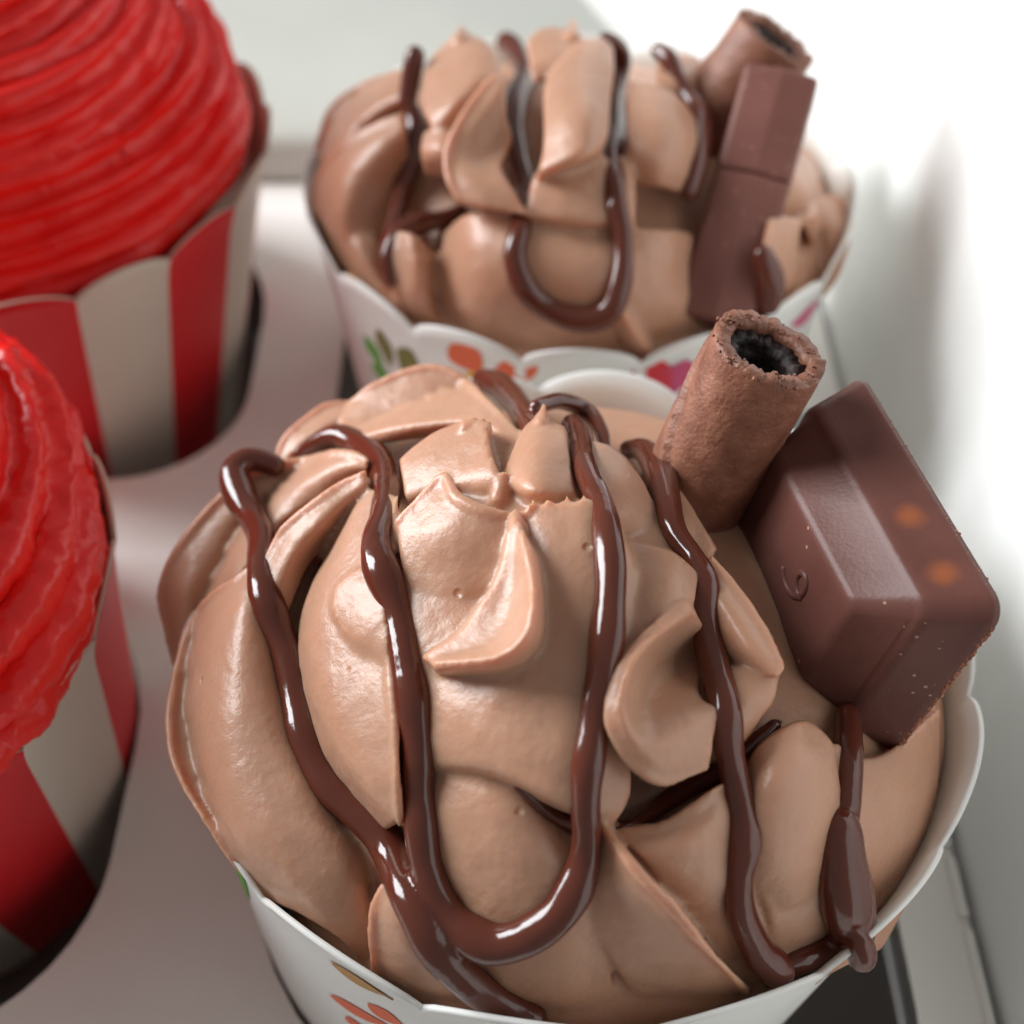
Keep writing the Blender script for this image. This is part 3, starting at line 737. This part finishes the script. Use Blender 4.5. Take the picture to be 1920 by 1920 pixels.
# ================================================================== rear chocolate cupcake
RC, RS = (6.5, 140.0, 33.0), (31.5, 29.0, 18.0)
ref_rear = ellipsoid_ref(RC, RS)
REAR_PETALS = dict(
 R1=[[(585,310,-6),(600,260,-5),(625,200,-4),(690,155,-3),(765,130,-2)],[(620,310,-4),(640,270,-3),(660,230,-2.5),(710,195,-2),(765,175,-1.5)],[(650,310,-6),(680,280,-6),(700,260,-6),(735,230,-5.5),(770,210,-5)]],
 R2=[[(756,212,1),(690,243,.8),(632,285,.3),(592,340,-1.5),(590,400,-3)],[(760,250,0),(710,285,.5),(660,330,.5),(630,390,0),(620,440,-1.5)],[(765,300,-4),(735,340,-3),(700,380,-2.5),(670,430,-2),(665,500,-2.5)],[(775,340,-6),(760,380,-5.5),(735,430,-5),(720,490,-5),(720,560,-5)]],
 R2b=[[(595,400,-4),(615,470,-4),(650,530,-4),(700,590,-4),(760,620,-4)],[(640,400,-2),(660,460,-1.5),(690,510,-1.5),(730,560,-1.5),(790,600,-2)],[(700,420,-3.5),(715,470,-3.5),(735,520,-4),(760,560,-4.5),(800,600,-5)]],
 R3=[[(735,430,0),(742,490,.3),(745,550,0),(770,600,-2)],[(775,440,.5),(785,500,.8),(790,560,.4),(810,610,-1.5)],[(810,470,-2),(815,520,-2),(820,570,-2),(840,620,-2.5)],[(830,470,-5),(835,520,-5),(840,570,-5),(860,620,-5)]],
 R4=[[(830,440,-3),(870,405,0),(930,400,1),(1000,405,1),(1080,425,1),(1180,430,.5),(1255,430,-.3),(1300,440,-2.5)],[(825,500,-2),(880,470,.8),(940,470,1.8),(1010,480,2),(1090,500,2),(1180,500,1.5),(1255,500,.3),(1300,520,-2)],
     [(830,570,-2),(890,560,.5),(950,560,1.3),(1020,570,1.5),(1100,570,1.6),(1180,580,1),(1260,580,.3),(1325,600,-1)],[(860,640,-3),(920,640,-1),(980,650,-.6),(1050,650,-.5),(1110,650,-.4),(1190,650,-.8),(1260,650,-1),(1340,650,-1.5)],
     [(900,690,-4),(960,710,-3),(1010,715,-3),(1070,720,-3),(1120,720,-3),(1200,720,-3),(1260,710,-3),(1340,690,-3)]],
 R4b=[[(1130,560,1),(1150,610,.8),(1190,670,0)],[(1155,560,2.4),(1180,605,2.3),(1220,665,1.2)],[(1170,560,.5),(1200,605,0),(1240,670,-1)]],
 R5=[[(935,138,5),(905,165,5),(865,225,4.5),(838,290,4),(845,345,3.5),(866,382,3)],[(945,150,5),(925,190,4.5),(890,240,4),(868,290,3.5),(880,340,3.7),(910,390,3.3)],
     [(948,180,4),(945,230,2.5),(925,270,2),(905,305,2.5),(930,345,3.5),(960,400,3)],[(950,220,3),(960,260,1.5),(950,290,1.5),(940,315,2.5),(960,350,3.3),(990,405,3)]],
 R6=[[(790,180,0),(800,120,1),(840,75,1.5),(868,58,2),(910,75,2)],[(795,210,2),(820,160,3),(855,120,3.5),(890,105,3.5),(930,110,3)],[(810,240,2),(840,205,3.5),(870,175,4),(900,150,4),(940,140,3)],[(820,270,0),(850,240,1),(880,210,1.5),(910,180,1.5),(945,160,1.5)]],
 R6b=[[(795,250,1),(830,240,2),(860,250,1)],[(790,290,1),(825,285,2),(850,300,1)],[(800,330,-2),(830,330,-1),(850,340,-2)]],
 R7=[[(1065,95,2),(1095,75,2.5),(1130,72,2),(1150,90,1)],[(1025,150,3),(1060,140,4),(1100,130,4),(1150,140,2.5)],[(1020,220,4),(1060,205,5.5),(1105,200,5.8),(1143,225,4)],
     [(1018,280,4),(1060,265,5.5),(1100,255,6),(1140,255,4.5)],[(1008,328,3.5),(1050,315,4.5),(1095,300,5),(1130,285,4)],[(1012,338,0),(1055,328,0),(1100,312,0),(1135,295,0)]],
 R8=[[(1000,330,2),(1060,320,2),(1130,300,1.5),(1180,290,1)],[(990,380,2.3),(1060,375,2.5),(1130,370,2),(1190,360,1)],[(990,415,1.5),(1060,422,2),(1130,425,1.5),(1190,420,.5)],[(990,425,-3),(1060,432,-3),(1130,432,-3),(1190,430,-3)]],
 R9=[[(1180,150,1),(1230,160,2),(1275,185,1.5),(1305,225,0)],[(1175,220,2),(1230,220,3),(1280,240,2.5),(1310,265,.5)],[(1180,290,1.5),(1230,290,2.5),(1275,300,1.5),(1300,320,-.5)],[(1190,340,-1),(1235,350,0),(1270,360,-1),(1290,370,-2)]],
 R10=[[(990,75,0),(1015,55,0),(1045,50,0),(1065,60,0)],[(990,120,1),(1020,105,1.5),(1050,100,1.5),(1075,100,1)],[(1000,160,0),(1025,150,0),(1050,150,0),(1075,150,0)]],
 R10b=[[(1230,110,-1),(1270,100,-1),(1312,108,-1.5)],[(1230,150,-1),(1270,150,0),(1310,160,-1.5)],[(1235,200,-3),(1270,200,-3),(1305,200,-3)]],
 R11=[[(1440,310,0.6),(1480,283,0.1),(1510,285,-0.9),(1530,320,-1.9),(1538,370,-2.9)],[(1440,360,0.6),(1480,345,1.1),(1510,350,0.6),(1530,375,-0.4),(1540,400,-1.4)],[(1440,420,-1.4),(1480,410,-1.4),(1510,410,-1.4),(1530,420,-1.4),(1540,430,-2.4)]],
 R12=[[(1540,375,-0.4),(1565,368,-0.9),(1585,395,-1.9),(1585,450,-2.4),(1565,520,-2.4),(1530,570,-2.4)],[(1510,400,1.1),(1540,405,1.6),(1560,430,1.1),(1560,470,0.6),(1545,520,0.1),(1510,580,-0.4)],[(1490,410,1.1),(1510,430,0.1),(1520,460,-0.4),(1515,490,-0.4),(1500,530,-0.4),(1480,590,-1.4)]],
 R13=[[(1440,410,2.6),(1480,405,2.9),(1500,420,2.6)],[(1430,460,3.6),(1470,460,3.8),(1495,470,3.1)],[(1425,520,3.6),(1465,520,3.6),(1490,530,2.6)],[(1420,600,1.6),(1455,600,1.6),(1480,600,0.6)]],
)
rear = tag(empty('cupcake', (REAR[0], REAR[1], -20)), 'mocha frosted cupcake topped with a long chocolate finger and wafer roll, in flowered cup', 'cupcake', 'chocolate cupcakes')
fr2 = build_frosting(ref_rear, REAR_PETALS, RC, RS, 6.0, 26.0, uv_ellipsoid((REAR[0], REAR[1], 29.5), (32.2, 32.2, 11), 20), [lip(ref_rear, REAR_PETALS[k_][0], 0.5, 0.25, 1.5, 1.4) for k_ in ('R1', 'R2', 'R3', 'R5', 'R11', 'R12')] + [spike(ref_rear, 862, 85, 2, (866, 48, 2), 1.2, 0.3), spike(ref_rear, 1072, 80, 0, (1075, 38, 0), 1.2, 0.4)], voxel=0.34, smooth_it=3, kn=1.5, kp=1.4)
bvh_rear = bvh_of(fr2)
REAR_STRANDS = [
 ([(778,105),(770,150),(765,195),(778,235),(768,300),(752,360),(740,420),(728,465)],[34,36,34,40,40,36,36,36]),
 ([(865,393),(830,410),(780,422),(745,445),(728,485),(735,525)],[24,34,38,36,34,30]),
 ([(950,80),(968,98),(985,140),(966,190),(960,240),(970,300),(985,360),(975,430),(965,480),(985,540),(1030,580),(1090,600),(1140,585),(1163,530),(1168,450),(1155,380),(1150,310),(1155,240),(1150,180),(1165,110),(1150,82),(1132,74)],
  [36,40,42,42,44,42,42,42,42,44,46,48,48,44,40,40,40,40,38,36,32,28]),
 ([(1080,60),(1105,58),(1125,80)],[26,30,26]),
 ([(1235,95),(1255,112),(1270,150),(1290,180),(1312,220),(1305,290),(1290,360)],[28,34,34,34,44,44,40]),
 ([(1430,480),(1445,530),(1440,575)],[40,50,46]),
]
dz2 = fuse([t for i, (p, w) in enumerate(REAR_STRANDS) for t in [drape(bvh_rear, p, w, seed=20 + i)] if t], 0.28, 3)
link_mesh('frosting', to_m(fr2), M_FROST, rear)
link_mesh('chocolate_drizzle', to_m(dz2), M_DRIZ, rear)
CUPR = dict(center=REAR, rtop=33.3, slope=0.12)
cup = link_mesh('paper_cup', cup_mesh(REAR, 33.3, 16, 2.8, math.radians(-46.5), slope=0.12), M_CUP, rear)
for b_, t_, w_, k_ in [((722,690),(683,628),2.6,'green'),((735,690),(712,616),2.3,'olive'),((755,700),(772,655),2.6,'olive'),((735,705),(700,690),2.2,'green'),
                       ((905,700),(850,640),4.0,'orange'),((920,700),(1010,682),3.0,'orange'),((940,722),(870,705),2.4,'yellow'),
                       ((1255,740),(1195,672),3.6,'red'),((1250,745),(1285,672),3.6,'pink'),((1215,670),(1250,662),1.4,'red'),
                       ((620,640),(607,545),3.0,'red'),((648,700),(615,585),3.5,'pink'),((683,545),(655,512),2.4,'gold'),
                       ((1480,610),(1530,570),2.6,'pink'),((1565,500),(1585,460),2.6,'green')]:
    print_petal(cup, CUPR, b_, t_, w_, k_)

# ================================================================== wafer rolls
def cam_dir(v):
    v = np.asarray(v, float); w = v[0] * RT + v[1] * UP - v[2] * FW
    return w / np.linalg.norm(w)

def wafer_roll(name, p0, p1, r, label, seed, wob=0.06):
    """rolled wafer tube from buried end p0 to open end p1 (mm)"""
    p0 = np.asarray(p0); p1 = np.asarray(p1)
    root = tag(empty(name, p0), label, 'wafer roll', 'wafer rolls')
    ax = p1 - p0; L = np.linalg.norm(ax); ax /= L
    n = np.cross(ax, [0, 0, 1]); n /= np.linalg.norm(n); b = np.cross(ax, n)
    rs = np.random.default_rng(seed)
    nth, nl = 110, 70
    ang = np.linspace(0, 2 * math.pi, nth, endpoint=False)
    end = np.array([0.35 * mnoise.noise(Vector((math.cos(a) * 3, math.sin(a) * 3, seed))) + 0.35 * mnoise.noise(Vector((math.cos(a) * 9, math.sin(a) * 9, seed))) for a in ang])
    def shell(rad, l0, l1, bumpy, n_l):
        P = np.zeros((n_l, nth, 3))
        for i, t in enumerate(np.linspace(0, 1, n_l)):
            for j, a in enumerate(ang):
                l = l0 + (l1 + end[j] - l0) * t
                q = Vector((math.cos(a) * rad, math.sin(a) * rad, l))
                rr = rad + 0.45 * (((a + l * 0.10) / (2 * math.pi)) % 1.0) - 0.2 + bumpy * (0.6 * mnoise.noise(q * 0.5) + 0.5 * mnoise.noise(q * 1.7) + 0.25 * mnoise.noise(q * 4))
                P[i, j] = p0 + ax * l + (n * math.cos(a) + b * math.sin(a)) * rr
        return P
    O = shell(r, 0, L, wob, nl)
    I = shell(r - 1.35, L * 0.35, L - 0.15, 0.3, 30)
    V = np.vstack([O.reshape(-1, 3), I.reshape(-1, 3)]); N = nl * nth; Fc = []
    for j in range(nth):
        k = (j + 1) % nth
        for i in range(nl - 1): Fc.append((i * nth + j, i * nth + k, (i + 1) * nth + k, (i + 1) * nth + j))
        t = (nl - 1) * nth; u = N + 29 * nth
        Fc.append((t + j, t + k, u + k, u + j))
        for i in range(29): Fc.append((N + i * nth + j, N + (i + 1) * nth + j, N + (i + 1) * nth + k, N + i * nth + k))
    Fc.append(tuple(range(nth))[::-1]); Fc.append(tuple(N + j for j in range(nth)))
    link_mesh('wafer', mesh_mm(V, Fc), M_WAFER, root)
    # dark cream lining, spiralling
    K = shell(r - 1.42, L * 0.37, L - 0.9, 0.35, 24); K2 = shell(r - 2.3, L * 0.37, L - 1.2, 0.7, 24)
    V = np.vstack([K.reshape(-1, 3), K2.reshape(-1, 3)]); N = 24 * nth; Fc = []
    for j in range(nth):
        k = (j + 1) % nth
        for i in range(23):
            Fc.append((i * nth + j, i * nth + k, (i + 1) * nth + k, (i + 1) * nth + j))
            Fc.append((N + i * nth + j, N + (i + 1) * nth + j, N + (i + 1) * nth + k, N + i * nth + k))
        t = 23 * nth
        Fc.append((t + j, t + k, N + t + k, N + t + j))
    Fc.append(tuple(N + j for j in range(nth)))
    link_mesh('dark_filling', mesh_mm(V, Fc), M_WDARK, root)
    # crumbs round the rim
    bm = bmesh.new()
    for _ in range(110):
        a = rs.uniform(0, 2 * math.pi); rad = r + rs.uniform(-1.2, 0.1); l = L + rs.uniform(-0.35, 0.15)
        q = p0 + ax * l + (n * math.cos(a) + b * math.sin(a)) * rad
        m = Matrix.Translation(Vector(q * MM)) @ Matrix.Rotation(rs.uniform(0, 3), 4, 'X') @ Matrix.Scale(rs.uniform(0.08, 0.22) * MM, 4)
        bmesh.ops.create_icosphere(bm, subdivisions=1, radius=1, matrix=m)
    me = bpy.data.meshes.new('crumbs'); bm.to_mesh(me); bm.free()
    o = link_mesh('crumbs', me, M_WAFER, root); o['kind'] = 'stuff'
    return root

def at(ref, px, py, h):
    P, d = ref(np.array([float(px)]), np.array([float(py)]))
    return (P - d * h)[0]

tp = CAM + ray(1442, 652) * 107.0
wafer_roll('wafer_roll', tp + (CAM + ray(1268, 990) * 118.0 - tp) * 1.35, tp, 4.65, 'brown cocoa wafer roll standing beside the square praline', 3)

dirR = cam_dir((150, 190, 170))
tr_ = CAM + ray(1455, 68) * 165.0
wafer_roll('wafer_roll', tr_ - dirR * 30.0, tr_, 5.2, 'brown cocoa wafer roll behind the long chocolate finger', 9)

# ================================================================== square praline on the front cupcake
def frame_mm(e):
    return [cam_dir(v) for v in e]

E1, E2, E3 = np.array([[-0.2261, 0.9741, 0.0032], [-0.247, -0.0542, -0.9675], [-0.9423, -0.2196, 0.2529]])
VP = CAM + ray(1737, 1143) * 99.5          # near corner where the sides meet the bevel
def stepped_block(V0, a, b, c, L, W, Hs, bevel, rise, draft, seg=10, round_r=0.9):
    """draft-sided base block + bevelled raised top; V0 = upper near corner, axes a, b along it, c = up"""
    prof = [(-draft - .25, -Hs), (-draft - 0.2, -Hs + 0.5), (-draft, -Hs + 0.9), (-0.35, -0.9), (-0.12, -0.3), (0.25, 0.02), (0.7, 0.12),
            (bevel - 0.5, rise - 0.35), (bevel, rise - 0.03), (bevel + 0.6, rise), ((min(L, W) / 2) * 0.7, rise - 0.12)]
    Vv = []; ring = None
    for off, h in prof:
        rr = max(0.3, round_r + (0.2 if off < 0 else -0.15 * off))
        pts = rounded_rect(L / 2, W / 2, L / 2 - off, W / 2 - off, rr, seg)
        # densify straight sides
        out = []
        for i in range(len(pts)):
            p, q = np.array(pts[i]), np.array(pts[(i + 1) % len(pts)])
            n = 8 if (i % (seg + 1)) == seg else 1
            for k in range(n): out.append(p + (q - p) * k / n)
        ring = len(out)
        for x, y in out: Vv.append(V0 + a * x + b * y + c * h)
    Fc = []
    for i in range(len(prof) - 1):
        for j in range(ring):
            k = (j + 1) % ring
            Fc.append((i * ring + j, i * ring + k, (i + 1) * ring + k, (i + 1) * ring + j))
    Fc.append(tuple(range(ring))[::-1]); Fc.append(tuple((len(prof) - 1) * ring + j for j in range(ring)))
    return np.array(Vv), Fc

def loc_m(p, root): return tuple((np.asarray(p) * MM - np.array(root.location)).tolist())
PL, PW, PH = 22.3, 14.7, 4.9
pr = tag(empty('praline', VP + E1 * PL / 2 + E2 * PW - E3 * PH), 'square milk chocolate praline with two orange nut spots, on the mocha frosting', 'praline')
nut1 = VP + E1 * 8.3 - E3 * 2.4 - E2 * 0.7; nut2 = VP + E1 * 2.6 - E3 * 2.4 - E2 * 0.7
M_CHOC = mat_choc('milk_chocolate', (0.105, 0.040, 0.031), (0.135, 0.054, 0.043), 0.36, [(loc_m(nut1, pr), 0.0016), (loc_m(nut2, pr), 0.0017)])
v, f = stepped_block(VP, E1, E2, E3, PL, PW, PH, 2.95, 3.5, 1.55, round_r=1.5)
me = mesh_mm(v * 1000 * MM, f)
link_mesh('chocolate_body', me, M_CHOC, pr)
# raised curl on the top face
q0 = VP + E1 * (PL * 0.36) + E2 * (PW * 0.5) + E3 * 3.3
curl = []
for t in np.linspace(0, 1, 40):
    a = 0.6 + t * 7.4; rr = 1.7 - 1.1 * t
    curl.append(q0 + E1 * (rr * math.cos(a) + 1.8 * (1 - t)) + E2 * rr * math.sin(a))
v, f = tube_solid(np.array(curl), np.full(40, 0.33)); link_mesh('embossed_curl', mesh_mm(v, f), M_CHOC, pr)
# ragged foot left by the mould
bm = bmesh.new()
rs = np.random.default_rng(4)
for _ in range(230):
    t = rs.uniform(0, 1); side = int(rs.uniform() < 0.3)
    q = VP - E3 * (PH - rs.uniform(-0.1, 0.35)) + ((E1 * PL * t - E2 * 1.7) if side else (E2 * PW * t - E1 * 1.7))
    m = Matrix.Translation(Vector(q * MM)) @ Matrix.Rotation(rs.uniform(0, 3), 4, 'Y') @ Matrix.Scale(rs.uniform(0.06, 0.16 if side else 0.24) * MM, 4)
    bmesh.ops.create_icosphere(bm, subdivisions=1, radius=1, matrix=m)
me = bpy.data.meshes.new('edge'); bm.to_mesh(me); bm.free()
M_FOOT = mat_choc('praline_foot', (0.22, 0.085, 0.05), (0.32, 0.13, 0.07), 0.5)
o = link_mesh('ragged_edge', me, M_FOOT, pr); o['kind'] = 'stuff'

# ================================================================== chocolate finger on the rear cupcake
M_BAR = mat_choc('milk_chocolate_finger', (0.175, 0.070, 0.056), (0.20, 0.083, 0.066), 0.42)
TB = CAM + ray(1468, 128) * 158.0; BB = CAM + ray(1350, 552) * 149.0
ax = BB - TB; LB = np.linalg.norm(ax); ax /= LB
side = np.cross(ax, -FW); side /= np.linalg.norm(side)
if side @ RT < 0: side = -side
nz_ = np.cross(side, ax); nz_ = nz_ if nz_ @ FW < 0 else -nz_
ang_ = math.radians(8); side, nz_ = side * math.cos(ang_) + nz_ * math.sin(ang_), nz_ * math.cos(ang_) - side * math.sin(ang_)
finger = tag(empty('chocolate_finger', BB), 'long pinkish brown chocolate finger with a break line, standing in the frosting', 'chocolate bar')
def bar_segment(t0, t1):
    sec = [(-4.3, -5.5), (4.3, -5.5), (4.15, -0.6), (3.9, -0.15), (3.3, 0.0), (0.7, 0.45), (0.1, 0.55), (-.5, .45), (-3.3, 0.0), (-3.9, -0.15), (-4.15, -0.6)]
    prof = [(t0, 0.95), (t0 + 0.3, 0.985), (t0 + 0.7, 1.0)] + [(t, 1.0) for t in np.linspace(t0 + 2, t1 - 2, 8)] + [(t1 - 0.7, 1.0), (t1 - 0.3, 0.985), (t1, 0.95)]
    V = []
    for t, k in prof:
        for x, z in sec: V.append(TB + ax * t + side * x * k + nz_ * ((z + 5) * k - 5))
    m = len(sec); Fc = []
    for i in range(len(prof) - 1):
        for j in range(m):
            k = (j + 1) % m
            Fc.append((i * m + j, (i + 1) * m + j, (i + 1) * m + k, i * m + k))
    Fc.append(tuple(range(m))); Fc.append(tuple((len(prof) - 1) * m + j for j in range(m))[::-1])
    return np.array(V), Fc
cut = LB * 0.47
for a_, b_ in ((0, cut), (cut + 0.02, LB + 3)):
    v, f = bar_segment(a_, b_)
    o = link_mesh('bar_segment', mesh_mm(v, f), M_BAR, finger, smooth=False)
    md = o.modifiers.new('b', 'BEVEL'); md.width = 0.0004; md.segments = 2; md.limit_method = 'ANGLE'

# ================================================================== red cupcakes
def red_frosting(center, turns, seed, h0, R0, a0, tip, teeth, crinkle):
    """a fluted rope of buttercream piped in a rising spiral"""
    n = int(turns * 120)
    P, R = [], []
    for i in range(n):
        t = i / (n - 1); a = a0 + t * turns * 2 * math.pi
        rr = R0 * (1 - max(0, t - 0.22) / 0.78) ** 0.8 + 0.5; z = h0 + (tip - h0) * t ** 0.92
        P.append((center[0] + rr * math.sin(a), center[1] - rr * math.cos(a), z)); R.append(10.8 - 4.0 * t)
    P = np.array(P); R = np.array(R)
    T = np.gradient(P, axis=0); T /= np.linalg.norm(T, axis=1, keepdims=True)
    seg = 120; ang = np.linspace(0, 2 * math.pi, seg, endpoint=False); V = []
    for i, (p, r, t) in enumerate(zip(P, R, T)):
        b = np.array([0, 0, 1.0]); nn = np.cross(b, t); nn /= np.linalg.norm(nn); b = np.cross(t, nn)
        tw = 0.25 * math.sin(i / 40 + seed)
        rad = r * (1 + 0.25 * np.abs(np.cos(teeth / 2 * (ang + tw))) ** 1.1 - 0.12 + 0.03 * np.sin(3 * ang + i / 25 + seed))
        V.append(p + (rad[:, None]) * (np.cos(ang)[:, None] * nn + np.sin(ang)[:, None] * b * 0.92))
    V = np.vstack(V); Fc = []
    for i in range(n - 1):
        for j in range(seg):
            k = (j + 1) % seg; Fc.append((i * seg + j, i * seg + k, (i + 1) * seg + k, (i + 1) * seg + j))
    Fc.append(tuple(range(seg))[::-1]); Fc.append(tuple((n - 1) * seg + j for j in range(seg)))
    core = uv_ellipsoid((center[0], center[1], 31), (27, 27, (tip - 31) * 0.7), 24)
    me = fuse([(V, Fc), core], 0.42, 4, 0.5)
    roughen(me, [(0.06, 1.8), (0.16, 0.45), (0.5, 0.13 * crinkle), (1.3, 0.07 * crinkle)])
    return me

for ctr, nm, lab, seed, tip, a0, R0, phase, stripe, lean, teeth, crinkle in (
        (RFAR, 'cupcake', 'red frosted cupcake in red striped cup, beside the cupcake with the chocolate finger', 1, 61, -0.6, 20.8, math.radians(38.5), 1, (0.12, -0.18), 18, 1.0),
        (RNEAR, 'cupcake', 'red frosted cupcake in red striped cup, beside the cupcake with the square praline', 2, 58, -0.2, 23.0, math.radians(72.5), 1, (0.05, -0.20), 16, 3.0)):
    root = tag(empty(nm, (ctr[0], ctr[1], -20)), lab, 'cupcake', 'red cupcakes')
    link_mesh('frosting', to_m(red_frosting(ctr, 2.9, seed, 35.0, R0, a0, tip, teeth, crinkle)), M_RED, root)
    link_mesh('paper_cup', cup_mesh(ctr, 34.3, 18, 2.6, phase, stripe=stripe, mats=[1, 2, 3], slope=0.12, zb=-22, lean=lean), [M_STRIPE_R, M_STRIPE_W, M_CUP_IN], root)
